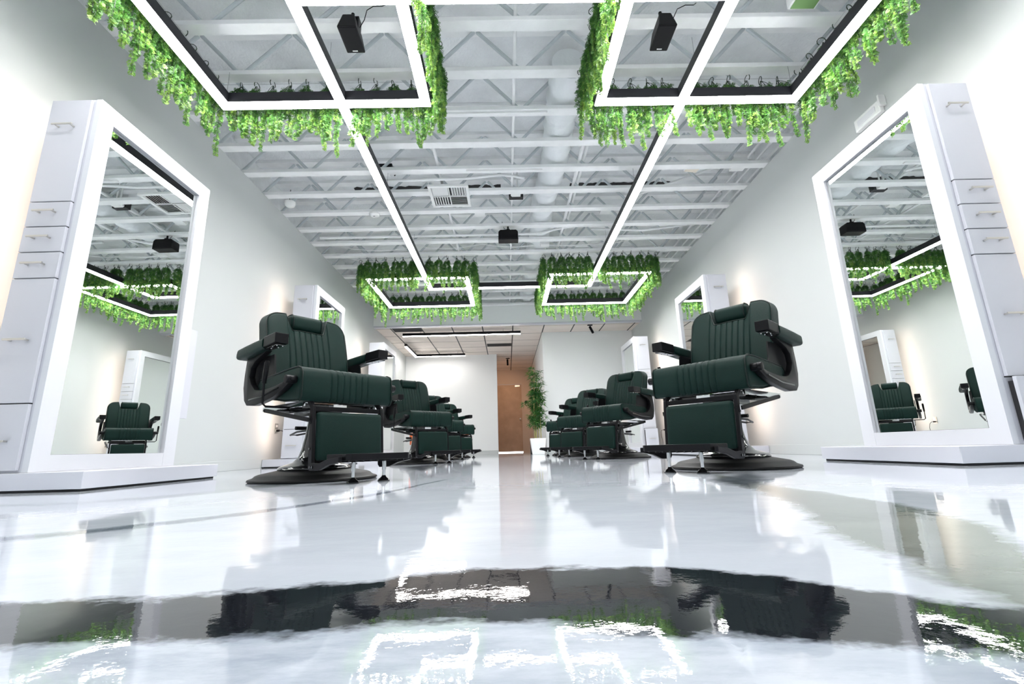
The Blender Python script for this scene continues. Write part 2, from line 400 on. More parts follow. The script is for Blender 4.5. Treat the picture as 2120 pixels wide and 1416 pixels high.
ORD = ['first', 'second', 'third', 'fourth', 'fifth', 'sixth', 'seventh', 'eighth', 'ninth', 'tenth', 'eleventh', 'twelfth', 'thirteenth', 'fourteenth', 'fifteenth', 'sixteenth', 'seventeenth', 'eighteenth']

# ------------------------------------------------------------ ceiling joists (open web)
def make_joist():
    e = empty('ceiling_joist')
    tag(e, 'white open-web ceiling joist', 'joist', 'open-web joists across the ceiling')
    W0, W1 = WL - 0.155, WR + 0.155
    MB().box(W0, W1, 0, 0.094, 0, 0.041).build('bottom_chord', 'joist', e, bevel=0.003, seg=1)
    MB().box(W0, W1, 0, 0.094, DECK - H - 0.038, DECK - H - 0.001).build('top_chord', 'joist', e)
    x = W0 + 0.10; k = 0
    zt = DECK - H - 0.040
    while x < W1 - 0.4:
        a = (x, 0.0445, 0.040 if k % 2 == 0 else zt); b = (x + 0.358, 0.0445, zt if k % 2 == 0 else 0.040)
        MB().tube([a, b], 0.016, 8).build('web', 'web', e, smooth=True)
        x += 0.388; k += 1
    return e
jj = [2.735 + 0.453 * k for k in range(-2, 16)]
proto = make_joist()
for i, y in enumerate(jj):
    o = proto if i == 0 else copy_tree(proto)
    o.location = (0, y, H)
    tag(o, 'white open-web ceiling joist, %s from the camera' % ORD[i])

# metal straps on two joists, conduits, duct
def pipe(name, pts, r, label, cat, m='joist', group=None, n=12):
    o = MB().tube(pts, r, n).build(name, m, smooth=True)
    return tag(o, label, cat, group)
for i, (x0, x1, y) in enumerate(((-0.49, 0.45, 3.665), (-0.38, 0.47, 4.57))):
    o = bx('metal_strap', 'joist', x0, x1, y, y + 0.03, H - 0.018, H - 0.001, bevel=0.002)
    tag(o, ('long thin white strap under the joist, nearer of the two between the light lines', 'long thin white strap under the joist, farther of the two between the light lines')[i], 'strap')
wr = []
rd = MB(); pts = []; rad = []
y = 3.35
while y < 9.65:
    t = (y - 3.35) / 6.2
    pts.append((0.64 - 0.13 * t + 0.02 * math.sin(y * 3), y, 3.40)); rad.append(0.148 + 0.009 * math.sin(y * 34) + 0.008 * R_.random()); y += 0.045
# duct crosses through the webs, hung inside the joist depth
duct = rd.tube(pts, rad, 24).build('flexible_duct', 'duct', smooth=True)
tag(duct, 'fat wrinkled white air duct running back through the joists', 'duct')
pipe('conduit', [(0.138, 1.917, 3.26), (0.138, 9.479, 3.26)], 0.014, 'straight white conduit running back between joists, left of the fat duct', 'pipe')
pipe('conduit', [(0.895, 4.153, 3.292), (0.895, 9.479, 3.292)], 0.02, 'white conduit running back just right of the fat duct', 'pipe')
pipe('conduit', [(0.959, 4.153, 3.356), (0.959, 9.479, 3.356)], 0.02, 'upper white conduit of the bundle right of the fat duct', 'pipe')
pipe('conduit', [(-0.703, 3.728, 3.271), (-0.703, 9.479, 3.271)], 0.017, 'white conduit running back through the air vent bay', 'pipe')
for i, (x, z) in enumerate(((3.06, 3.42), (3.02, 3.52), (3.11, 3.34))):
    pipe('conduit', [(x, 2.4, z), (x, 8.9, z)], 0.014, ('white conduit along the top of the right wall, middle of three', 'white conduit along the top of the right wall, farthest from it', 'white conduit along the top of the right wall, closest to it')[i], 'pipe')
pipe('conduit', [(1.512, 3.855, 3.335), (2.503, 3.855, 3.335), (2.662, 3.887, 3.335), (2.79, 3.962, 3.335), (2.833, 4.026, 3.356)], 0.035, 'thick white pipe bending down toward the right wall beyond the front ferns', 'pipe')
pipe('conduit', [(-1.438, 4.792, 3.207), (-0.426, 4.792, 3.218), (0, 4.792, 3.26), (0.17, 4.792, 3.239), (0.277, 4.792, 3.207)], 0.016, 'white conduit bowing upward beside the air vent', 'pipe')
pipe('conduit', [(-2.662, 6.241, 3.218), (0, 6.241, 3.218), (0.554, 6.241, 3.218), (0.799, 6.241, 3.281), (1.171, 6.241, 3.356)], 0.018, 'white conduit crossing behind the centre speaker', 'pipe')
pipe('conduit', [(1.331, 6.284, 3.292), (2.13, 6.284, 3.26), (2.769, 6.284, 3.335)], 0.018, 'white conduit sagging along a joist near the right wall', 'pipe')
pipe('brace', [(1.597, 5.378, 3.249), (2.822, 5.005, 3.505)], 0.016, 'slanted white brace rod above the right light line', 'rod')
pipe('brace', [(1.864, 4.620, 3.200), (2.876, 5.220, 3.569)], 0.014, 'slanted white rod rising toward the right wall', 'rod')
# draped cables
def cable(pts, r, label, m='joist', n=6):
    P = [Vector(p) for p in pts]; out = []
    for i in range(len(P) - 1):
        for k in range(6):
            t = k / 6; p = P[i].lerp(P[i + 1], t); p.z -= 0.05 * math.sin(math.pi * t) * (P[i + 1] - P[i]).length; out.append(p)
    out.append(P[-1])
    o = MB().tube(out, r, n).build('cable', m, smooth=True); return tag(o, label, 'cable')
cable([(-2.556, 6.763, 3.313), (-1.278, 6.763, 3.292), (-0.319, 6.763, 3.313), (0.639, 6.763, 3.292), (1.704, 6.763, 3.313)], 0.006, 'thin white cable drooping along the joists behind the centre speaker')
cable([(-2.662, 7.135, 3.313), (-2.023, 7.157, 3.228), (-1.385, 7.135, 3.313)], 0.008, 'white cable drooping near the far left wall top')
cable([(-2.662, 7.05, 3.292), (-2.13, 7.029, 3.218), (-1.491, 7.05, 3.335)], 0.006, 'second white cable drooping near the far left wall top')
cable([(0.319, 6.709, 3.335), (1.278, 6.688, 3.239), (2.343, 6.709, 3.399)], 0.007, 'white cable slung between the duct and the right light line')

# ------------------------------------------------------------ ceiling devices
def hang(e, x, y, z0):      # drop rod up to the joist
    MB().tube([(x, y, z0), (x, y, H + 0.02)], 0.008, 8).build('bracket', 'black', e)
def satellite(x, y, label, rz=0):
    e = empty('ceiling_speaker', (x, y, 2.952), rz, label, 'speaker', 'black speakers hung above the front light frames')
    b = MB(); w = 0.066
    # tapered shell: wide grille face below, narrow back above
    b.add([(-w, -0.11, 0), (w, -0.11, 0), (w, 0.11, 0), (-w, 0.11, 0), (-w * 0.62, -0.085, 0.13), (w * 0.62, -0.085, 0.13), (w * 0.62, 0.085, 0.13), (-w * 0.62, 0.085, 0.13)],
          [(0, 3, 2, 1), (4, 5, 6, 7), (0, 1, 5, 4), (1, 2, 6, 5), (2, 3, 7, 6), (3, 0, 4, 7)])
    sh = b.build('shell', 'speaker', e, bevel=0.008)
    MB().box(-w + 0.006, w - 0.006, -0.102, 0.102, -0.004, 0.002).build('grille', 'black', sh, bevel=0.003)
    lg = MB()
    for i in range(5): lg.box(-0.018 + i * 0.0075, -0.0125 + i * 0.0075, 0.082, 0.089, -0.0062, -0.003)
    lg.build('logo', 'plastic', sh)
    br = MB(); br.box(w * 0.62, w * 0.62 + 0.012, -0.03, 0.03, 0.05, 0.17); br.box(-w * 0.3, w * 0.62 + 0.012, -0.03, 0.03, 0.16, 0.172); br.tube([(0, 0, 0.17), (0, 0, 0.225)], 0.012, 10)
    br.build('bracket', 'black', e)
    MB().tube([(0.05, 0, 0.10), (0.085, -0.01, 0.16), (0.11, -0.04, 0.21), (0.16, -0.06, 0.22), (0.22, -0.06, 0.22), (0.25, -0.04, 0.26)], 0.003, 6).build('cable', 'black', e)
    return e
satellite(-1.017, 2.663, 'black box speaker hanging inside the near left light frame')
satellite(1.18, 2.684, 'black box speaker hanging inside the near right light frame')
e = empty('ceiling_speaker', (0.088, 5.943, 2.973), 0, 'wide black speaker hanging at the ceiling centre between the light lines', 'speaker')
b = MB(); b.prism([(-0.14, -0.01), (0.14, -0.01), (0.135, 0.11), (0.11, 0.135), (-0.11, 0.135), (-0.135, 0.11)], 'y', -0.07, 0.07)
b.build('shell', 'speaker', e, bevel=0.008)
MB().box(-0.13, 0.13, -0.078, -0.068, 0.0, 0.062).build('grille', 'black', e, bevel=0.004)
MB().box(-0.025, 0.025, -0.02, 0.02, 0.13, 0.17).build('bracket', 'black', e)
MB().tube([(0, 0, 0.16), (0, 0, 0.235)], 0.012, 8).build('bracket', 'black', e)
MB().tube([(-0.02, 0, 0.15), (-0.06, 0, 0.2), (-0.08, 0.02, 0.3)], 0.003, 6).build('cable', 'black', e)

# air vent under two joists
e = empty('air_vent', (-0.623, 5.08, H - 0.03), 0, 'square white four-way air vent grille under the ceiling joists', 'vent')
f = MB(); a = 0.24
for q in ((-a, a, -a, -a + 0.035), (-a, a, a - 0.035, a), (-a, -a + 0.035, -a + 0.035, a - 0.035), (a - 0.035, a, -a + 0.035, a - 0.035)): f.box(*q, 0, 0.028)
f.build('frame', 'plastic', e, bevel=0.002)
MB().box(-a + 0.03, a - 0.03, -a + 0.03, a - 0.03, 0.022, 0.028).build('backing', 'gap', e)
s = MB(); s.box(-0.006, 0.006, -0.205, 0.205, 0.004, 0.024); s.box(-0.205, 0.205, -0.006, 0.006, 0.004, 0.024); s.build('divider', 'plastic', e)
for qx, qy, vert in ((-1, -1, 0), (1, -1, 1), (-1, 1, 1), (1, 1, 0)):
    s = MB()
    for k in range(6):
        t = 0.03 + k * 0.030
        if vert: s.add([(qx * t, qy * 0.012, 0.004), (qx * (t + 0.016), qy * 0.012, 0.020), (qx * (t + 0.016), qy * 0.20, 0.020), (qx * t, qy * 0.20, 0.004),
                        (qx * t + 0.003, qy * 0.012, 0.004), (qx * (t + 0.016) + 0.003, qy * 0.012, 0.020), (qx * (t + 0.016) + 0.003, qy * 0.20, 0.020), (qx * t + 0.003, qy * 0.20, 0.004)],
                       [(0, 1, 2, 3), (7, 6, 5, 4), (0, 4, 5, 1), (1, 5, 6, 2), (2, 6, 7, 3), (3, 7, 4, 0)])
        else: s.add([(qx * 0.012, qy * t, 0.004), (qx * 0.012, qy * (t + 0.016), 0.020), (qx * 0.20, qy * (t + 0.016), 0.020), (qx * 0.20, qy * t, 0.004),
                     (qx * 0.012, qy * t + 0.003, 0.004), (qx * 0.012, qy * (t + 0.016) + 0.003, 0.020), (qx * 0.20, qy * (t + 0.016) + 0.003, 0.020), (qx * 0.20, qy * t + 0.003, 0.004)],
                    [(0, 1, 2, 3), (7, 6, 5, 4), (0, 4, 5, 1), (1, 5, 6, 2), (2, 6, 7, 3), (3, 7, 4, 0)])
    s.build('louver_panel', 'plastic', e)
e = empty('smoke_detector', (-1.661, 5.501, H), 0, 'round white smoke detector under a joist left of the left light line', 'smoke detector')
MB().lathe([(0.068, 0), (0.068, -0.018), (0.058, -0.03), (0.03, -0.036), (0.002, -0.037)], n=28).build('body', 'plastic', e, smooth=True)
MB().box(-0.015, 0.01, -0.008, 0.004, -0.0385, -0.036).build('sensor_slot', 'gap', e)
e = empty('dome_camera', (-2.609, 5.176, H), 0, 'round white dome device at the top of the left wall', 'camera')
MB().lathe([(0.065, 0), (0.065, -0.02), (0.055, -0.05), (0.03, -0.068), (0.002, -0.072)], n=24).build('dome', 'plastic', e, smooth=True)
MB().tube([(0, 0, 0), (0.0, -0.03, 0.05), (0.02, -0.05, 0.14)], 0.004, 6).build('cable', 'black', e)
# black driver boxes
e = empty('driver_box', (-1.278, 4.643, 3.249), 0, 'small black driver box with cable beside the left light line', 'box')
MB().box(-0.09, 0.06, -0.04, 0.05, 0, 0.06).build('shell', 'black', e, bevel=0.006)
MB().tube([(0.05, 0, 0.04), (0.10, 0, 0.03), (0.10, 0.02, -0.02), (0.07, 0.05, -0.04)], 0.007, 8).build('cable', 'black', e)
MB().box(-0.03, 0.03, -0.02, 0.03, -0.06, 0.0).build('bracket', 'joist', e)
e = empty('junction_box', (0.192, 5.218, 3.239), 0, 'white electrical box with a black opening near the ceiling centre', 'junction box')
MB().box(-0.09, 0.09, 0.03, 0.10, 0, 0.10).build('opening', 'gap', e)
MB().box(-0.055, 0.055, -0.04, 0.03, 0.0, 0.06).build('shell', 'plastic', e, bevel=0.004)
for x in (-0.03, 0.02): MB().tube([(x, 0, 0.06), (x, 0, 0.36)], 0.010, 8).build('riser', 'plastic', e, smooth=True)
e = empty('junction_box', (2.215, 2.609, H + 0.04), 0, 'square box with green board under the joist inside the near right frame', 'junction box')
MB().box(-0.10, 0.10, -0.08, 0.08, -0.03, 0.06).build('shell', 'joist', e, bevel=0.004)
MB().box(-0.085, 0.085, -0.07, 0.07, -0.036, -0.029).build('cover', 'copper', e)
e = empty('junction_box', (2.205, 4.665, H + 0.05), 0.2, 'beige electrical box among joists near the right wall', 'junction box')
MB().box(-0.08, 0.08, -0.06, 0.06, -0.03, 0.05).build('shell', 'joist', e, bevel=0.004)
MB().box(-0.075, 0.075, -0.055, 0.055, -0.034, -0.029).build('cover', 'beige', e)
e = empty('junction_box', (2.726, 4.643, H + 0.05), 0, 'white electrical box close to the top of the right wall', 'junction box')
MB().box(-0.08, 0.08, -0.07, 0.07, -0.04, 0.05).build('shell', 'plastic', e, bevel=0.006)
for (x, y, z, lab) in ((-0.288, 5.644, 3.249, 'small white box on a joist left of the centre speaker'), (0.66, 6.603, 3.218, 'white box hanging under the joists right of the centre speaker'),
                       (-0.341, 7.476, 3.186, 'small white box under joists between the two far fern squares'), (1.406, 5.644, 3.249, 'white box above the right light line near the dark insulation')):
    o = MB().box(-0.07, 0.07, -0.05, 0.05, -0.03, 0.03).build('junction_box', 'plastic', bevel=0.005); o.location = (x, y, z); tag(o, lab, 'junction box')
# dark torn insulation under the deck
for (x0, x1, y, lab) in ((-2.0, 0.0, 5.70, 'rough dark strip of exposed insulation under the deck, left'), (0.95, 2.35, 5.70, 'rough dark strip of exposed insulation under the deck, right')):
    f = MB(); n = 40; v = []
    for k in range(n + 1):
        x = x0 + (x1 - x0) * k / n
        v.append((x, y - 0.05 - 0.035 * R_.random(), DECK - 0.004)); v.append((x, y + 0.05 + 0.04 * R_.random(), DECK - 0.004))
    v += [(p[0], p[1], DECK) for p in v]
    m0 = 2 * (n + 1)
    fc = []
    for k in range(n): fc.append((2 * k, 2 * k + 1, 2 * k + 3, 2 * k + 2)); fc.append((m0 + 2 * k, m0 + 2 * k + 2, m0 + 2 * k + 3, m0 + 2 * k + 1)); fc.append((2 * k, 2 * k + 2, m0 + 2 * k + 2, m0 + 2 * k)); fc.append((2 * k + 1, m0 + 2 * k + 1, m0 + 2 * k + 3, 2 * k + 3))
    f.add(v, fc); o = f.build('insulation', 'blackpaint'); tag(o, lab, 'insulation')

# ------------------------------------------------------------ light frames
ZL = 2.86; BW = 0.081; BH = 0.088; KZ = (2.86 - 0.145) / (2.48 - 0.145)
def light_bar(e, p0, p1, m='led', w=BW, hgt=BH):
    """axis-aligned bar from p0 to p1 (outer box corners given as x0,y0,x1,y1)"""
    x0, y0, x1, y1 = p0[0], p0[1], p1[0], p1[1]
    h = MB().box(x0, x1, y0, y1, 0.004, hgt).build('housing', 'housing', e)
    i = 0.002
    MB().box(x0 + i, x1 - i, y0 + i, y1 - i, -0.004, 0.004).build('diffuser', m, h)
def wires(e, pts, z0):
    for (x, y) in pts:
        MB().tube([(x, y, z0), (x, y, H - ZL)], 0.0015, 5).build('suspension_wire', 'steel', e)
def frame(x0, x1, y0, y1, label):
    cx, cy = (x0 + x1) / 2, (y0 + y1) / 2
    e = empty('square_light', (cx, cy, ZL), 0, label, 'ceiling light')
    a, b = (x1 - x0) / 2, (y1 - y0) / 2
    light_bar(e, (-a, -b), (a, -b + BW)); light_bar(e, (-a, b - BW), (a, b))
    light_bar(e, (-a, -b + BW), (-a + BW, b - BW)); light_bar(e, (a - BW, -b + BW), (a, b - BW))
    wires(e, [(-a + 0.035, -b + 0.035), (a - 0.035, -b + 0.035), (-a + 0.035, b - 0.035), (a - 0.035, b - 0.035)], BH)
    return e
SQ = {'near left': (-1.905, -0.470, 1.39, 2.755), 'near right': (0.675, 2.110, 1.41, 2.775),
      'far left': (-1.905, -0.475, 6.02, 7.37), 'far right': (0.64, 2.07, 5.98, 7.40)}
SQ = {k: tuple(v * KZ for v in q) for k, q in SQ.items()}
for k, q in SQ.items(): frame(*q, 'square white light frame of the %s fern canopy' % k)
XA, XB, YA, YB = [v * KZ for v in (-1.113, 1.318, 1.93, 6.53)]
e = empty('light_ring', ((XA + XB) / 2, (YA + YB) / 2, ZL), 0, 'long white rectangular light line linking the four fern squares', 'ceiling light')
cx, cy = (XA + XB) / 2, (YA + YB) / 2
def broken(lo, hi, cuts):
    out = []; p = lo
    for c0, c1 in sorted(cuts):
        if c0 > p: out.append((p, c0))
        p = c1
    if hi > p: out.append((p, hi))
    return out
for (ya, sqs) in ((YA, ('near left', 'near right')), (YB - BW, ('far left', 'far right'))):
    cuts = [(SQ[sqs[0]][1] - BW, SQ[sqs[0]][1]), (SQ[sqs[1]][0], SQ[sqs[1]][0] + BW)]
    for x0, x1 in broken(XA, XB, cuts): light_bar(e, (x0 - cx, ya - cy), (x1 - cx, ya + BW - cy))
for x, sd in ((XA, 'left'), (XB - BW, 'right')):
    cuts = [(SQ['near ' + sd][3] - BW, SQ['near ' + sd][3]), (SQ['far ' + sd][2], SQ['far ' + sd][2] + BW)]
    for y0, y1 in broken(YA + BW, YB - BW, cuts): light_bar(e, (x - cx, y0 - cy), (x + BW - cx, y1 - cy))
wires(e, [(XA + 0.035 - cx, y - cy) for y in (2.9, 4.6, 6.1)] + [(XB - 0.035 - cx, y - cy) for y in (2.9, 4.6, 6.1)], BH)

# support wires carrying the ferns
ZW = 3.175
def loop_wire(x0, x1, y0, y1, label):
    o = 0.085
    e = empty('support_wire', ((x0 + x1) / 2, (y0 + y1) / 2, ZW), 0, label, 'wire')
    a, b = (x1 - x0) / 2 + o, (y1 - y0) / 2 + o
    m = MB(); m.tube([(-a, -b, 0), (a, -b, 0), (a, b, 0), (-a, b, 0), (-a, -b, 0)], 0.0016, 5); m.build('rail', 'steel', e)
    m = MB()
    for sx in (-1, 1):
        for sy in (-1, 1): m.tube([(sx * a, sy * b, 0), (sx * a, sy * b, H - ZW + 0.02)], 0.0014, 5)
    m.build('drop_wire', 'steel', e)
for k, q in SQ.items(): loop_wire(*q, 'thin wire rail holding the ferns of the %s square' % k)

# ------------------------------------------------------------ hanging ferns
def sprig(mb, p, d, length, nleaf, rnd, lw, ll, age):
    side = d.cross(Vector((rnd.uniform(-1, 1), rnd.uniform(-1, 1), rnd.uniform(-0.3, 0.3))))
    if side.length < 1e-3: side = d.orthogonal()
    side.normalize(); nrm = d.cross(side)
    for k in range(nleaf):
        t = (k + 0.6) / nleaf
        q = p + d * length * t
        for s in (-1, 1):
            dd = (d * 0.55 + side * s * 0.9 + nrm * rnd.uniform(-0.25, 0.25)).normalized()
            l = ll * (1.15 - 0.7 * t) * rnd.uniform(0.8, 1.2)
            w = dd.cross(nrm).normalized() * lw * 0.5
            m = q + dd * l * 0.5; tip = q + dd * l
            n = len(mb.v)
            mb.v += [tuple(q), tuple(m + w), tuple(tip), tuple(m - w)]; mb.f.append((n, n + 1, n + 2, n + 3))
            a = min(1, max(0, age + rnd.uniform(-0.15, 0.15))); mb.attr += [a] * 4
def make_fern(seed, length):
    rnd = random.Random(seed)
    e = empty('hanging_fern')
    fo = MB(); st = MB()
    nv = 7
    # hook loop
    lp = [(0.0, 0.012 + 0.03 * math.cos(a), -0.008 + 0.034 * math.sin(a)) for a in [math.pi * (1.2 - 1.5 * k / 7) for k in range(8)]]
    st.tube(lp, 0.0032, 5)
    for v in range(nv):
        ang = 2 * math.pi * v / nv + rnd.uniform(-0.3, 0.3)
        L = length * (1.0 if v == 0 else rnd.uniform(0.5, 0.98))
        sp = rnd.uniform(0.035, 0.075)
        pts = []; n = 14
        for k in range(n + 1):
            t = k / n
            r = sp * math.sin(min(1, t * 3.0) * math.pi / 2) * (1 - 0.15 * t) + 0.012 * math.sin(t * 7 + v)
            pts.append(Vector((math.cos(ang) * r * 1.15, math.sin(ang) * r * 0.5, -0.02 - L * t)))
        st.tube(pts, 0.0022, 4)
        step = 0.0175; s = 0.035 + 0.03 * rnd.random()
        while s < L:
            t = s / L; i = min(n - 1, int(t * n)); p = pts[i].lerp(pts[i + 1], t * n - i)
            for q in range(4):
                a = rnd.uniform(0, 2 * math.pi)
                d = Vector((math.cos(a), math.sin(a), rnd.uniform(-1.5, -0.35))).normalized()
                ln = rnd.uniform(0.030, 0.050) * (1.15 - 0.6 * t)
                sprig(fo, p, d, ln, 5, rnd, 0.0062, 0.017, 0.10 + 0.75 * t * rnd.uniform(0.6, 1.2))
            s += step
    fo.build('foliage', 'leaf', e); st.build('stem', 'vine', e)
    return e
protos = [make_fern(s, 0.54 + 0.05 * (s % 3)) for s in range(6)]
used = [False] * 6
def place_fern(x, y, rz, label, group, sc=1.0):
    i = R_.randrange(6)
    if not used[i]: o = protos[i]; used[i] = True
    else: o = copy_tree(protos[i])
    o.location = (x, y, ZW); o.rotation_euler = (0, 0, rz); o.scale = (1, 1, sc)
    tag(o, label, 'hanging plant', group)
for k, (x0, x1, y0, y1) in SQ.items():
    o = 0.085
    nearsq = k.startswith('near')
    for sd in ('back', 'front', 'left', 'right'):
        if nearsq and sd == 'front': continue
        labf = lambda i: 'hanging fern along the %s side of the %s light square, %s from the %s' % (sd, k, ORD[i], 'left' if sd in ('back', 'front') else 'camera')
        grp = 'ferns on the %s side of the %s frame' % (sd, k)
        if sd in ('back', 'front'):
            y = y1 + o if sd == 'back' else y0 - o
            a, b, n = x0 - 0.02, x1 + 0.02, 12
            for i in range(n):
                x = a + (b - a) * (i + 0.5) / n
                if min(abs(x - XA - 0.035), abs(x - XB + 0.035)) < 0.06 and (sd == 'back') == nearsq: x += 0.075 if x > (XA if x < 0 else XB - BW) + 0.035 else -0.075
                place_fern(x + R_.uniform(-0.012, 0.012), y, R_.choice((0, math.pi)) + R_.uniform(-0.4, 0.4), labf(i), grp, R_.uniform(0.86, 1.06))
        else:
            x = x0 - o if sd == 'left' else x1 + o
            a, b = (y0 - 0.06, y1 + 0.06)
            if nearsq: a = 1.9
            n = int(round((b - a) / 0.138))
            for i in range(n):
                y = a + (b - a) * (i + 0.5) / n
                place_fern(x, y + R_.uniform(-0.012, 0.012), math.pi / 2 + R_.choice((0, math.pi)) + R_.uniform(-0.4, 0.4), labf(i), grp, R_.uniform(0.86, 1.06))

# ------------------------------------------------------------ styling stations
def handle(parent, x, y, z, L=0.12):
    m = MB(); m.box(x - L / 2, x + L / 2, y - 0.034, y - 0.026, z - 0.005, z + 0.005)
    for s in (-1, 1): m.box(x + s * L * 0.36 - 0.004, x + s * L * 0.36 + 0.004, y - 0.027, y, z - 0.004, z + 0.004)
    m.build('handle', 'nickel', parent, bevel=0.0015, seg=1)
def station(side, Y0, Xm, where, L=1.0, ajar=0, fardoor=False, near_w=0.095, far_w=0.105, zs=0.0, toe=0.0):
    """side -1 left wall, +1 right wall. Xm plane of the frame front. Local frame: origin on floor at near front corner, u = toward wall"""
    u = side
    Xw = WL if side < 0 else WR
    e = empty('styling_station', (Xm, Y0, 0), math.radians(toe) * side, 'white mirror station with drawer tower, %s' % where, 'mirror station')
    T = 2.215 + zs; zp = 0.093
    def X(d): return u * d           # distance behind the frame front, toward wall
    D = 0.285                        # body depth, a lit gap stays between it and the wall
    pw = MB().box(X(-0.30), X(abs(Xw - Xm) - 0.015), -0.03, L + 0.02, 0.012, zp).build('plinth', 'white', e, bevel=0.002, seg=1)
    MB().box(X(-0.285), X(abs(Xw - Xm) - 0.03), -0.015, L + 0.005, 0.0, 0.012).build('plinth_gap', 'gap', pw)
    body = MB().box(X(0.032), X(D), 0.0, L, zp + 0.001, T).build('cabinet_body', 'white', e, bevel=0.001, seg=1)
    # frame: stiles and rails round the mirror
    zb, zt, y0, y1 = zp + 0.085, T - 0.105, near_w, L - far_w
    f = MB()
    f.box(X(0), X(0.0315), -0.002, y0, zp + 0.001, T + 0.001); f.box(X(0), X(0.0315), y1, L + 0.002, zp + 0.001, T + 0.001)
    f.box(X(0.0005), X(0.0315), y0 + 0.0006, y1 - 0.0006, zp + 0.001, zb); f.box(X(0.0005), X(0.0315), y0 + 0.0006, y1 - 0.0006, zt, T + 0.001)
    f.build('mirror_frame', 'panel', e)
    MB().box(X(0.030), X(0.0316), y0, y1, zb, zt).build('mirror_backing', 'gap', e)
    MB().box(X(0.022), X(0.0298), y0 + 0.006, y1 - 0.006, zb + 0.001, zt - 0.006).build('mirror', 'mirror', e)
    # fronts on the near side
    lv = [(1.548, 2.20, 2.02), (1.398, 1.542, 1.478), (1.248, 1.392, 1.325), (1.098, 1.242, 1.172), (0.433, 1.092, 0.755), (0.105, 0.427, 0.245)]
    x0, x1 = X(0.045), X(D - 0.012); xc = (x0 + x1) / 2
    for i, (a, b, hz) in enumerate(lv):
        a += zs * (i == 0) * 0; b += zs * (i == 0)
        nm = 'drawer' if i in (1, 2, 3) else 'door'
        pv = empty('t') if False else None
        o = MB().box(x0, x1, -0.019, -0.001, a, b).build(nm, 'white', e, bevel=0.0012, seg=1)
        handle(o, xc, -0.019, hz)
        if i == 5 and ajar:
            o.location = (0, -ajar, 0)
            MB().box(x0 + 0.012 * u, x1 - 0.012 * u, 0.0, ajar - 0.002, a + 0.01, b - 0.02).build('drawer_box', 'gap', o)
    # shadow gaps between the fronts
    gp = MB()
    for a, b, hz in lv[1:]: gp.box(x0, x1, -0.0007, 0.0004, b, b + 0.006)
    gp.box(x1 if side < 0 else x0 - 0.0035, x1 + 0.003 if side < 0 else x0, -0.0007, 0.0004, 0.105, T - 0.015) if False else None
    gp.build('front_gaps', 'gap', e)
    # scribe strip at the wall side and light strip behind
    MB().box(X(D - 0.001), X(D + 0.006), 0.030, 0.045, 0.25, T - 0.04).build('light_strip', 'glow', e)
    if fardoor:
        o = MB().box(X(0.02), X(0.038), L + 0.002, L + 0.10, 0.42, 1.08).build('side_door', 'white', e, bevel=0.001, seg=1)
        MB().box(X(0.039), X(0.055), L + 0.03, L + 0.06, 0.60, 0.63).build('latch', 'black', o)
    return e
station(-1, 2.345, -2.335, 'nearest on the left wall', fardoor=True, L=0.98, toe=0.8, far_w=0.104)
station(-1, 5.50, -2.335, 'second on the left wall, behind the nearest left chair')
station(-1, 8.72, -2.335, 'farthest on the left wall, under the beige ceiling edge')
station(1, 2.30, 2.5, 'nearest on the right wall', L=0.97, ajar=0.035, zs=-0.02, toe=-0.1)
station(1, 5.39, 2.5, 'second on the right wall, behind the nearest right chair', L=0.98, zs=-0.02)
station(1, 8.66, 2.5, 'farthest on the right wall, near the white rear partition', L=0.98, ajar=0.09, zs=-0.02)

# ------------------------------------------------------------ barber chair (front = -Y)
def rrect(w, h, r, n=5, cx=0, cy=0):
    """rounded rectangle polygon, ccw, in 2D"""
    pts = []
    for (sx, sy, a0) in ((1, 1, 0), (-1, 1, 90), (-1, -1, 180), (1, -1, 270)):
        for k in range(n + 1):
            a = math.radians(a0 + 90 * k / n)
            pts.append((cx + sx * (w / 2 - r) + r * math.cos(a), cy + sy * (h / 2 - r) + r * math.sin(a)))
    return pts
def dens(poly, step=0.02):
    out = []
    for i in range(len(poly)):
        a = Vector(poly[i]); b = Vector(poly[(i + 1) % len(poly)])
        n = max(1, int((b - a).length / step))
        for k in range(n): out.append(tuple(a.lerp(b, k / n)))
    return out
def normals(poly):
    n = len(poly); out = []
    for i in range(n):
        a = Vector(poly[i - 1]); b = Vector(poly[(i + 1) % n]); d = (b - a)
        v = Vector((d.y, -d.x)); out.append(v.normalized() if v.length > 0 else v)
    return out
def groove(x, seams, w=0.004, dep=0.006):
    d = min(abs(x - s) for s in seams)
    return dep * math.exp(-(d / w) ** 2)
SEAMS = [-0.13 + 0.0371 * k for k in range(8)]
def stations_x(hw, r, seams):
    xs = set()
    for k in range(6):
        a = math.radians(90 * k / 5); xs.add(round(hw - r + r * math.sin(a), 5)); xs.add(round(-hw + r - r * math.sin(a), 5))
    for s in seams:
        for d in (-0.010, -0.005, -0.002, 0, 0.002, 0.005, 0.010): xs.add(round(s + d, 5))
    x = -hw + r
    while x < hw - r: xs.add(round(x, 5)); x += 0.03
    return sorted(xs)
def loft(prof_at, xs, inset_at):
    mb = MB(); rings = []
    for x in xs:
        P = prof_at(x); Nn = normals(P); ins = inset_at(x)
        rings.append([(x, p[0] - n[0] * ins, p[1] - n[1] * ins) for p, n in zip(P, Nn)])
    n = len(rings[0])
    mb.v = [v for r in rings for v in r]
    for i in range(len(rings) - 1):
        for k in range(n):
            a = i * n + k; b = i * n + (k + 1) % n
            mb.f.append((a, b, b + n, a + n))
    mb.f.append(tuple(range(n - 1, -1, -1))); mb.f.append(tuple((len(rings) - 1) * n + k for k in range(n)))
    return mb
def edge_inset(x, hw, r):
    d = abs(x) - (hw - r)
    return 0 if d <= 0 else r - math.sqrt(max(0, r * r - d * d))

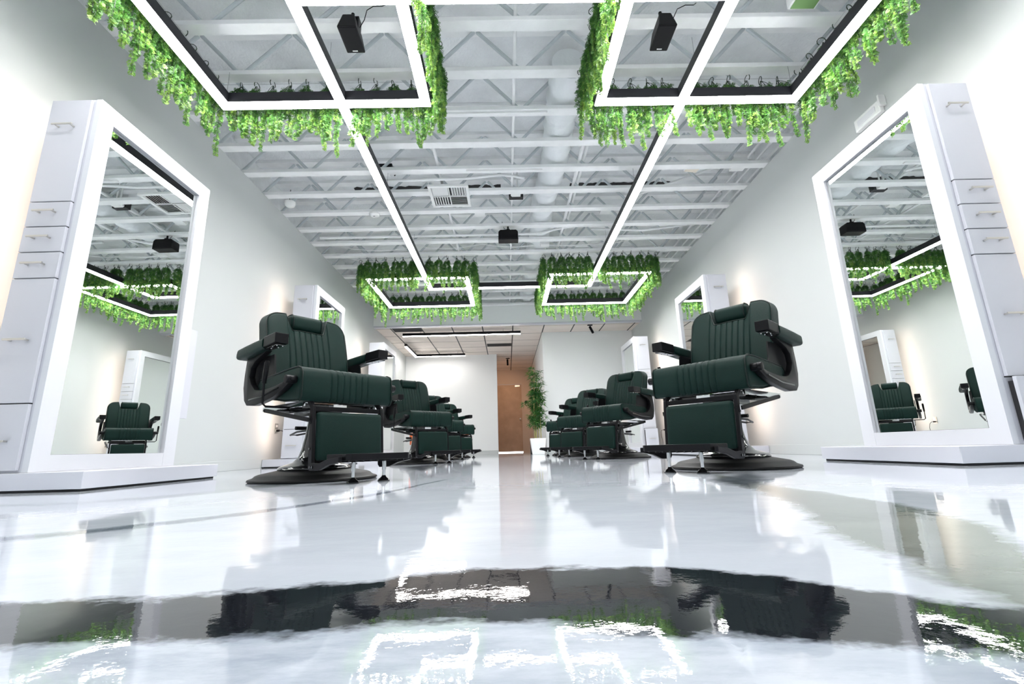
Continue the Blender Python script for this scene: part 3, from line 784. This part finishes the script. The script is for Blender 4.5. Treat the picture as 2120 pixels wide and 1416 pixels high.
def make_chair():
    e = empty('barber_chair')
    # --- base plate and pedestal
    base = MB().lathe([(0.335, 0.0), (0.345, 0.006), (0.342, 0.014), (0.318, 0.022), (0.305, 0.034), (0.29, 0.040), (0.20, 0.058), (0.12, 0.064), (0.02, 0.066)], n=72).build('base_plate', 'mat', e, smooth=True)
    MB().lathe([(0.195, 0.056), (0.20, 0.064), (0.195, 0.074), (0.17, 0.084), (0.125, 0.098), (0.098, 0.125), (0.082, 0.17), (0.068, 0.24), (0.058, 0.32), (0.055, 0.37), (0.01, 0.372)], n=48).build('pedestal', 'gloss', e, smooth=True)
    # pump lever behind the pedestal
    pl = MB(); pl.tube([(-0.035, 0.03, 0.28), (-0.05, 0.15, 0.275), (-0.02, 0.29, 0.262), (0.02, 0.29, 0.262), (0.05, 0.15, 0.275), (0.035, 0.03, 0.28)], 0.006, 8)
    pl.tube([(-0.035, 0.20, 0.30), (0.035, 0.20, 0.30)], 0.012, 10)
    pl.build('pump_lever', 'black', e, smooth=True)
    # --- under-seat mechanism
    me = MB(); me.box(-0.13, 0.13, -0.20, 0.20, 0.378, 0.402)
    me.box(-0.20, 0.20, -0.22, -0.19, 0.385, 0.41); me.box(-0.22, 0.22, 0.17, 0.20, 0.395, 0.415)
    me.box(-0.09, 0.09, -0.10, 0.12, 0.355, 0.380)
    me.tube([(-0.20, -0.05, 0.395), (0.20, -0.05, 0.395)], 0.009, 8); me.tube([(-0.20, 0.09, 0.392), (0.20, 0.09, 0.392)], 0.009, 8)
    me.build('seat_mechanism', 'gloss', e)
    rails = MB()
    for s in (-1, 1): rails.box(s * 0.215 - 0.006, s * 0.215 + 0.006, -0.24, 0.24, 0.392, 0.418)
    rails.box(-0.05, 0.03, -0.245, -0.21, 0.385, 0.408)
    rails.build('seat_bracket', 'chrome', e)
    # --- seat cushion: side profile (y,z) lofted across x
    sp = [(-0.305, 0.412), (-0.15, 0.420), (0.05, 0.452), (0.16, 0.455), (0.20, 0.475), (0.20, 0.545), (0.17, 0.568), (0.0, 0.580), (-0.20, 0.592), (-0.275, 0.592), (-0.305, 0.580), (-0.318, 0.560), (-0.322, 0.50), (-0.320, 0.430)]
    sp = dens(sp, 0.03)
    if sum((sp[i][0] * sp[(i + 1) % len(sp)][1] - sp[(i + 1) % len(sp)][0] * sp[i][1]) for i in range(len(sp))) < 0: sp.reverse()
    hw, r = 0.28, 0.018
    seams = [-0.112 + 0.037 * k for k in range(7)]
    def seat_ins(x): return edge_inset(x, hw, r) + groove(x, seams, 0.0035, 0.0042)
    seat = loft(lambda x: sp, stations_x(hw, r, seams), seat_ins).build('seat', 'leather', e, smooth=True)
    for s in (-1, 1):
        P = [(s * (hw - 0.006), p[0], p[1]) for p in sp]
        MB().tube(P + [P[0]], 0.0042, 6, caps=False).build('piping', 'piping', seat, smooth=True)
    # --- backrest
    tilt = 0.24
    def top(x):
        a = 1.005; d = abs(x) - (0.26 - 0.075)
        if d > 0: a -= 0.075 - math.sqrt(max(0, 0.075 ** 2 - min(d, 0.075) ** 2))
        a += 0.018 * (1 - (x / 0.26) ** 2)
        nd = abs(x) - 0.112
        if nd < 0.02: a -= 0.108 * max(0, min(1, (0.02 - nd) / 0.03)) ** 0.6
        return a
    def bprof(x):
        z1 = top(x); z0 = 0.50
        th = 0.115
        pts = []
        rr = 0.022
        hgt = z1 - z0
        for (py, pz) in dens(rrect(th, hgt, rr, 4, 0, (z0 + z1) / 2), 10): pts.append((py, pz))
        out = []
        n = len(pts)
        # uniform resample sides by fixed count
        for i in range(n):
            a = pts[i]; b = pts[(i + 1) % n]
            out.append(a)
            if abs(a[1] - b[1]) > 0.1:
                for k in range(1, 8): out.append((a[0] + (b[0] - a[0]) * k / 8, a[1] + (b[1] - a[1]) * k / 8))
        bulge = []
        for (py, pz) in out:
            t = (pz - z0) / hgt
            yy = py - (0.018 * math.sin(math.pi * min(1, max(0, t))) if py < 0 else 0)
            bulge.append((yy + 0.175 + (pz - 0.55) * tilt, pz))
        return bulge
    hb, rb = 0.26, 0.02
    bs = stations_x(hb, rb, SEAMS); bs = sorted(set(bs + [s * v for s in (-1, 1) for v in (0.105, 0.110, 0.115, 0.120, 0.125, 0.129, 0.132, 0.135, 0.20, 0.21, 0.22, 0.23, 0.245)]))
    back = loft(bprof, bs, lambda x: edge_inset(x, hb, rb) + groove(x, SEAMS, 0.0035, 0.0055)).build('backrest', 'leather', e, smooth=True)
    # piping follows the front rim of the backrest
    fy = lambda z: 0.165 - 0.0475 + (z - 0.55) * tilt + 0.006
    rim = []
    N_ = 60
    for k in range(13): rim.append((-0.258, fy(0.56 + (0.93 - 0.56) * k / 12) - 0.004 - 0.010 * math.sin(math.pi * k / 12), 0.56 + (0.93 - 0.56) * k / 12))
    for k in range(1, N_):
        x = -0.258 + 0.516 * k / N_; z = top(x) - 0.006; rim.append((x, fy(z), z))
    for k in range(13): rim.append((0.258, fy(0.93 - (0.93 - 0.56) * k / 12) - 0.004 - 0.010 * math.sin(math.pi * k / 12), 0.93 - (0.93 - 0.56) * k / 12))
    MB().tube(rim, 0.0045, 6).build('piping', 'piping', back, smooth=True)
    # headrest
    hp = dens(rrect(0.105, 0.105, 0.036, 5), 0.03)
    def hprof(x): return [(p[0] + 0.262, p[1] + 0.965) for p in [(q[0] + q[1] * 0.0, q[1]) for q in hp]]
    hh = 0.104
    hd_ = loft(hprof, stations_x(hh, 0.022, []), lambda x: edge_inset(x, hh, 0.022))
    head = hd_.build('headrest', 'leather', e, smooth=True)
    for s in (-1, 1):
        P = [(s * (hh - 0.010), p[0], p[1]) for p in hprof(0)]
        MB().tube(P + [P[0]], 0.0036, 6, caps=False).build('piping', 'piping', head, smooth=True)
    # --- side frames, arms
    outer = [(-0.285, 0.535), (-0.262, 0.545), (-0.24, 0.530), (-0.195, 0.515), (-0.12, 0.503), (0.0, 0.495), (0.09, 0.497), (0.145, 0.509), (0.195, 0.545), (0.225, 0.59), (0.215, 0.64), (0.17, 0.672), (0.06, 0.705), (0.02, 0.718),
             (0.26, 0.716), (0.284, 0.69), (0.296, 0.60), (0.296, 0.53), (0.27, 0.455), (0.231, 0.424), (0.12, 0.415), (0.01, 0.428), (-0.10, 0.445), (-0.194, 0.471), (-0.26, 0.500), (-0.290, 0.515)]
    for s in (-1, 1):
        fr = MB().prism(outer, 'x', s * 0.285, s * 0.318).build('side_frame', 'black', e, smooth=True, bevel=0.006, seg=2)
        MB().prism([(-0.05, 0.47), (0.25, 0.46), (0.275, 0.60), (0.25, 0.70), (0.02, 0.70), (0.0, 0.60)], 'x', s * 0.268, s * 0.276).build('inner_panel', 'black', fr)
        rb_ = MB().prism([(-0.16, 0.492), (0.02, 0.462), (0.20, 0.458), (0.20, 0.450), (0.02, 0.454), (-0.16, 0.483)], 'x', s * 0.317, s * 0.321); rb_.build('rib', 'gloss', fr)
        MB().tube([(s * 0.279, -0.262, 0.522), (s * 0.335, -0.262, 0.522)], 0.022, 16).build('hinge_cap', 'black', fr, smooth=True, bevel=0.004, seg=2)
        for (yy, zz) in ((0.10, 0.715), (0.22, 0.722)): MB().tube([(s * 0.319, yy, zz), (s * 0.326, yy, zz)], 0.006, 10).build('screw', 'chrome', fr)
        # armrest: green pad and black front block
        ax = s * 0.322
        pad = MB(); py = [(-0.01, 0.748, 0.030), (0.10, 0.742, 0.033), (0.22, 0.735, 0.034), (0.32, 0.730, 0.032), (0.358, 0.728, 0.022)]
        rings = []
        for (yy, zc, hh2) in py:
            for (px, pz) in rrect(0.078 if yy < 0.34 else 0.056, hh2 * 2, min(0.018, hh2 * 0.7), 4): pad.v.append((ax + px, yy, zc + pz))
        n = len(rrect(0.07, 0.06, 0.018, 4))
        for i in range(len(py) - 1):
            for k in range(n): pad.f.append((i * n + k, i * n + (k + 1) % n, (i + 1) * n + (k + 1) % n, (i + 1) * n + k))
        pad.f.append(tuple(range(n))); pad.f.append(tuple((len(py) - 1) * n + k for k in range(n - 1, -1, -1)))
        arm = pad.build('armrest', 'leather', e, smooth=True)
        bl = MB().add([(ax - 0.034, -0.012, 0.722), (ax + 0.034, -0.012, 0.722), (ax + 0.034, -0.012, 0.781), (ax - 0.034, -0.012, 0.781),
                       (ax - 0.036, -0.16, 0.727), (ax + 0.036, -0.16, 0.727), (ax + 0.036, -0.16, 0.784), (ax - 0.036, -0.16, 0.784)],
                      [(0, 1, 2, 3), (7, 6, 5, 4), (0, 4, 5, 1), (1, 5, 6, 2), (2, 6, 7, 3), (3, 7, 4, 0)])
        bk = bl.build('arm_block', 'black', arm, bevel=0.004)
        pl_ = MB(); pl_.box(ax - 0.022, ax + 0.022, -0.15, 0.10, 0.716, 0.7215); 
        pl_.build('arm_plate', 'gloss', arm)
        sc = MB()
        for (dx, yy) in ((-0.015, -0.14), (0.015, -0.14), (-0.015, -0.09), (0.015, -0.09), (0.0, -0.04)): sc.tube([(ax + dx, yy, 0.7165), (ax + dx, yy, 0.713)], 0.003, 8)
        sc.build('screws', 'chrome', arm)
    # recline lever on the sitter's right
    lv = MB(); lv.tube([(-0.15, -0.07, 0.395), (-0.34, -0.075, 0.395), (-0.358, -0.078, 0.41), (-0.36, -0.08, 0.52)], 0.006, 8)
    lo = lv.build('recline_lever', 'black', e, smooth=True)
    MB().tube([(-0.36, -0.08, 0.515), (-0.36, -0.095, 0.62), (-0.36, -0.098, 0.635)], [0.011, 0.013, 0.009], 12).build('grip', 'black', lo, smooth=True)
    # --- leg panel and its frame
    pf = MB()
    side = [(-0.270, 0.412), (-0.285, 0.400), (-0.322, 0.372), (-0.332, 0.34), (-0.352, 0.11), (-0.350, 0.078), (-0.375, 0.066), (-0.44, 0.070), (-0.50, 0.092), (-0.56, 0.100), (-0.56, 0.122), (-0.50, 0.118), (-0.46, 0.112),
            (-0.40, 0.098), (-0.376, 0.110), (-0.356, 0.34), (-0.345, 0.385), (-0.300, 0.412)]
    side2 = [(-0.262, 0.415), (-0.300, 0.378), (-0.306, 0.34), (-0.320, 0.075), (-0.335, 0.062), (-0.42, 0.064), (-0.50, 0.088), (-0.60, 0.102), (-0.60, 0.128), (-0.50, 0.118), (-0.42, 0.098), (-0.352, 0.100), (-0.334, 0.34), (-0.328, 0.388), (-0.296, 0.415)]
    for s in (-1, 1): pf.prism(side2, 'x', s * 0.196, s * 0.214)
    pf.box(-0.196, 0.196, -0.325, -0.31, 0.36, 0.385)
    leg = pf.build('leg_frame', 'black', e, bevel=0.002, seg=1)
    for s in (-1, 1):
        for (yy, zz) in ((-0.345, 0.080), (-0.365, 0.080), (-0.322, 0.30), (-0.328, 0.17)):
            MB().tube([(s * 0.214, yy, zz), (s * 0.219, yy, zz)], 0.007, 10).build('bolt', 'gloss', leg, smooth=True)
    pan = MB(); P0 = rrect(0.385, 0.245, 0.016, 4)
    ring = []
    for (off, ins) in ((0.0, 0.006), (-0.008, 0.0), (-0.022, 0.0), (-0.030, 0.006), (-0.032, 0.018)):
        for (px, pz) in P0:
            sx = px * (1 - ins / 0.19); sz = pz * (1 - ins / 0.12)
            z = 0.232 + sz
            pan.v.append((sx, -0.318 + off - (0.36 - z) * 0.07, z))
    n = len(P0)
    for i in range(4):
        for k in range(n): pan.f.append((i * n + k, i * n + (k + 1) % n, (i + 1) * n + (k + 1) % n, (i + 1) * n + k))
    pan.f.append(tuple(range(n))); pan.f.append(tuple(4 * n + k for k in range(n - 1, -1, -1)))
    pan.build('leg_panel', 'leather', e, smooth=True)
    # footplate with ribbed underside
    fp = MB(); fp.prism([(-0.195, -0.46), (-0.185, -0.615), (-0.165, -0.63), (0.165, -0.63), (0.185, -0.615), (0.195, -0.46)], 'z', 0.108, 0.140)
    plate = fp.build('footplate', 'black', e, bevel=0.003)
    rb = MB()
    for k in range(9): rb.box(-0.16 + k * 0.04 - 0.004, -0.16 + k * 0.04 + 0.004, -0.60, -0.47, 0.100, 0.109)
    rb.build('ribs', 'gloss', plate)
    for s in (-1, 1):
        ft = MB(); ft.tube([(s * 0.09, -0.53, 0.105), (s * 0.09, -0.53, 0.055)], 0.0105, 14); ft.tube([(s * 0.09, -0.53, 0.058), (s * 0.09, -0.53, 0.022)], 0.008, 12)
        fo = ft.build('footplate_leg', 'chrome', plate, smooth=True)
    for s in (-1, 1):
        MB().lathe([(0.030, 0.0), (0.031, 0.004), (0.026, 0.010), (0.013, 0.020), (0.009, 0.027), (0.002, 0.028)], c=(s * 0.09, -0.53, 0), n=24).build('foot_pad', 'gloss', plate, smooth=True)
    # link bars to the rear of the seat
    lk = MB()
    for s in (-1, 1): lk.bar((s * 0.226, -0.318, 0.315), (s * 0.226, 0.20, 0.398), 0.008, 0.022)
    lk.tube([(-0.232, 0.20, 0.398), (0.232, 0.20, 0.398)], 0.007, 10)
    lk.build('link_bar', 'black', e)
    return e
chair0 = make_chair()
A = math.radians(50.3)
CH = [(-1.11, 2.76, A, 'nearest on the left'), (-1.07, 5.62, math.radians(42), 'second in the left row'),
      (-1.085, 7.30, math.radians(42), 'third in the left row, mostly hidden'), (-1.02, 8.74, math.radians(42), 'last in the left row'),
      (1.31, 2.74, -A, 'nearest on the right'), (1.31, 5.47, math.radians(-49), 'second in the right row'),
      (1.19, 7.08, math.radians(-46), 'third in the right row'), (1.13, 8.30, math.radians(-46), 'last in the right row, by the bamboo')]
for i, (x, y, a, w) in enumerate(CH):
    o = chair0 if i == 0 else copy_tree(chair0)
    o.location = (x, y, 0); o.rotation_euler = (0, 0, a)
    tag(o, 'dark green barber chair, ' + w, 'barber chair', 'barber chairs')

# ------------------------------------------------------------ rear of the room
def linear(name, x0, x1, y0, y1, label, parts):
    e = empty('linear_light', ((x0 + x1) / 2, (y0 + y1) / 2, 2.653), 0, label, 'ceiling light')
    cx, cy = (x0 + x1) / 2, (y0 + y1) / 2
    for (a, b, c, d) in parts:
        h = MB().box(a - cx, b - cx, c - cy, d - cy, 0.004, 0.065).build('housing', 'black', e)
        MB().box(a - cx + 0.004, b - cx - 0.004, c - cy + 0.004, d - cy - 0.004, -0.003, 0.004).build('diffuser', 'led_far', h)
        for t in (0.15, 0.85): 
            px, py = a + (b - a) * t - cx, c + (d - c) * t - cy
            MB().tube([(px, py, 0.065), (px, py, HS - 2.655)], 0.003, 6).build('suspension_wire', 'black', e)
linear('a', -2.282, 0.368, 10.02, 10.085, 'straight black linear light under the beige tiled ceiling', [(-2.282, 0.368, 10.02, 10.085)])
linear('b', -2.47, -1.09, 11.08, 12.43, 'L-shaped black linear light above the white rear wall', [(-2.47, -2.405, 11.08, 12.365), (-2.47, -1.09, 12.365, 12.43)])
def spot(x, y, z, rz, label, lit):
    e = empty('track_spotlight', (x, y, z), rz, label, 'spotlight')
    MB().box(-0.055, 0.055, -0.03, 0.03, -0.02, 0).build('mount', 'black', e, bevel=0.002)
    MB().tube([(0, 0, -0.02), (0, 0, -0.07)], 0.008, 8).build('stem', 'black', e)
    s = MB().tube([(0, 0.02, -0.045), (0.045, -0.06, -0.20)], 0.028, 20).build('lamp_head', 'black', e, smooth=True)
    MB().tube([(0.0452, -0.0602, -0.2005), (0.0458, -0.0612, -0.203)], 0.023, 20).build('lens', 'spot' if lit else 'gap', s)
spot(1.917, 9.905, HS, 0, 'small black cylinder spotlight on the beige ceiling at right', False)
spot(0.085, 13.58, HS, 2.6, 'black spotlight lit warm on the corridor ceiling', True)
l = bpy.data.lights.new('corridor_spot', 'SPOT'); l.energy = 40; l.color = (1.0, 0.62, 0.36); l.spot_size = 1.9; l.spot_blend = 0.8; l.shadow_soft_size = 0.03
lo = bpy.data.objects.new('corridor_spot', l); COL.objects.link(lo); lo.location = (0.03, 13.72, HS - 0.25); lo.rotation_euler = (math.radians(55), 0, math.radians(10))
o = bx('ceiling_vent', 'blackpaint', -0.458, 0.176, 11.56, 11.87, HS - 0.006, HS - 0.001); tag(o, 'black slot vent in the beige ceiling before the corridor', 'vent')
o = bx('ceiling_opening', 'blackpaint', -2.48, -1.85, 9.76, 10.13, HS - 0.006, HS - 0.001); tag(o, 'missing dark ceiling tile beside the long linear light', 'tile')

# potted bamboo
e = empty('potted_bamboo', (0.66, 10.03, 0), 0, 'tall artificial bamboo in a white tapered pot by the rear partition', 'potted plant')
pt = MB(); vs = []
for (w, z) in ((0.125, 0.0), (0.165, 0.335)):
    vs += [(-w, -w, z), (w, -w, z), (w, w, z), (-w, w, z)]
pt.add(vs, [(0, 3, 2, 1), (0, 1, 5, 4), (1, 2, 6, 5), (2, 3, 7, 6), (3, 0, 4, 7), (4, 5, 6, 7)])
pt.build('pot', 'pot', e, bevel=0.006)
MB().box(-0.15, 0.15, -0.15, 0.15, 0.334, 0.337).build('soil', 'soil', e)
rnd = random.Random(3)
fol = MB()
for k in range(7):
    x, y = rnd.uniform(-0.07, 0.07), rnd.uniform(-0.05, 0.05)
    hgt = rnd.uniform(1.25, 1.80) if k else 1.82
    lean = rnd.uniform(-0.06, 0.06); ly = rnd.uniform(-0.05, 0.05)
    P = [Vector((x + lean * t * t, y + ly * t, 0.33 + (hgt - 0.33) * t)) for t in [i / 8 for i in range(9)]]
    MB().tube(P, [0.011 - 0.006 * i / 8 for i in range(9)], 8).build('cane', 'bamboo', e, smooth=True)
    for b_ in range(22):
        t = 0.22 + 0.78 * b_ / 21; i = min(7, int(t * 8)); p = P[i].lerp(P[i + 1], t * 8 - i)
        a0 = rnd.uniform(0, 6.28); bl_ = rnd.uniform(0.05, 0.15)
        q = p + Vector((math.cos(a0) * bl_ * 0.8, math.sin(a0) * bl_, 0.03))
        if k == 1 and b_ in (13, 14): q = p + Vector((-0.26, -0.03, 0.05))
        for j in range(15):
            a = rnd.uniform(0, 6.28); d = Vector((math.cos(a), math.sin(a), rnd.uniform(-0.8, 0.7))).normalized()
            st = q if j > 3 else p.lerp(q, rnd.random())
            L_ = rnd.uniform(0.08, 0.15); w = d.cross(Vector((rnd.uniform(-1, 1), rnd.uniform(-1, 1), 1))).normalized() * 0.008
            n = len(fol.v); m_ = st + d * L_ * 0.4; tip = st + d * L_ + Vector((0, 0, -0.02))
            fol.v += [tuple(st), tuple(m_ + w), tuple(tip), tuple(m_ - w)]; fol.f.append((n, n + 1, n + 2, n + 3)); fol.attr += [rnd.uniform(0.1, 0.9)] * 4
fol.build('foliage', 'bleaf', e)
o = bx('waste_bin', 'black', 0.53, 0.70, 10.62, 10.85, 0, 0.32, bevel=0.01); tag(o, 'black bin on the floor behind the white plant pot', 'bin')

# orange bin beyond the left chairs
e = empty('bin', (-1.74, 9.30, 0), 0, 'orange bin glimpsed behind the pedestal of the second left chair', 'bin')
MB().lathe([(0.16, 0.0), (0.165, 0.01), (0.185, 0.54), (0.192, 0.545), (0.192, 0.565), (0.18, 0.568), (0.01, 0.565)], n=32).build('body', 'orange', e, smooth=True)
MB().lathe([(0.171, 0.08), (0.179, 0.26), (0.178, 0.26), (0.170, 0.08)], n=32).build('label_band', 'plastic', e, smooth=True)

# emergency light above the near right station, outlets with plugs
e = empty('emergency_light', (WR, 3.18, 2.66), 0, 'long white emergency light box on the right wall above the nearest station', 'emergency light')
MB().box(-0.04, 0, -0.13, 0.13, -0.04, 0.07).build('box', 'plastic', e, bevel=0.01)
MB().box(-0.045, -0.038, -0.09, 0.09, -0.01, 0.04).build('lens', 'panel', e, bevel=0.003)
MB().box(-0.055, -0.002, -0.155, -0.14, 0.0, 0.09).build('bracket', 'plastic', e)
def outlet(side, y, z, label, cord=True):
    X_ = WL if side < 0 else WR
    e = empty('wall_outlet', (X_, y, z), 0, label, 'wall outlet')
    def X(d): return -side * d
    pl = MB().box(X(0), X(0.006), -0.036, 0.036, -0.058, 0.058).build('cover_plate', 'nickel', e, bevel=0.002)
    for s in (-1, 1): MB().box(X(0.006), X(0.009), -0.017, 0.017, s * 0.027 - 0.015, s * 0.027 + 0.015).build('socket', 'plastic', pl)
    if cord:
        k = MB().box(X(0.009), X(0.045), -0.012, 0.012, -0.040, -0.014).build('plug', 'black', e, bevel=0.003)
        MB().tube([(X(0.045), 0, -0.027), (X(0.075), 0.01, -0.03), (X(0.085), 0.04, -0.06), (X(0.07), 0.08, -0.13), (X(0.05), 0.10, -0.22), (X(0.03), 0.16, -0.30)], 0.0038, 8).build('cord', 'black', k, smooth=True)
outlet(1, 8.80, 0.43, 'outlet with black plug and cord before the farthest right station')
outlet(-1, 5.76, 0.46, 'outlet with black plug and cord beside the second left station')
outlet(-1, 8.50, 0.43, 'outlet with black plug and cord before the farthest left station')
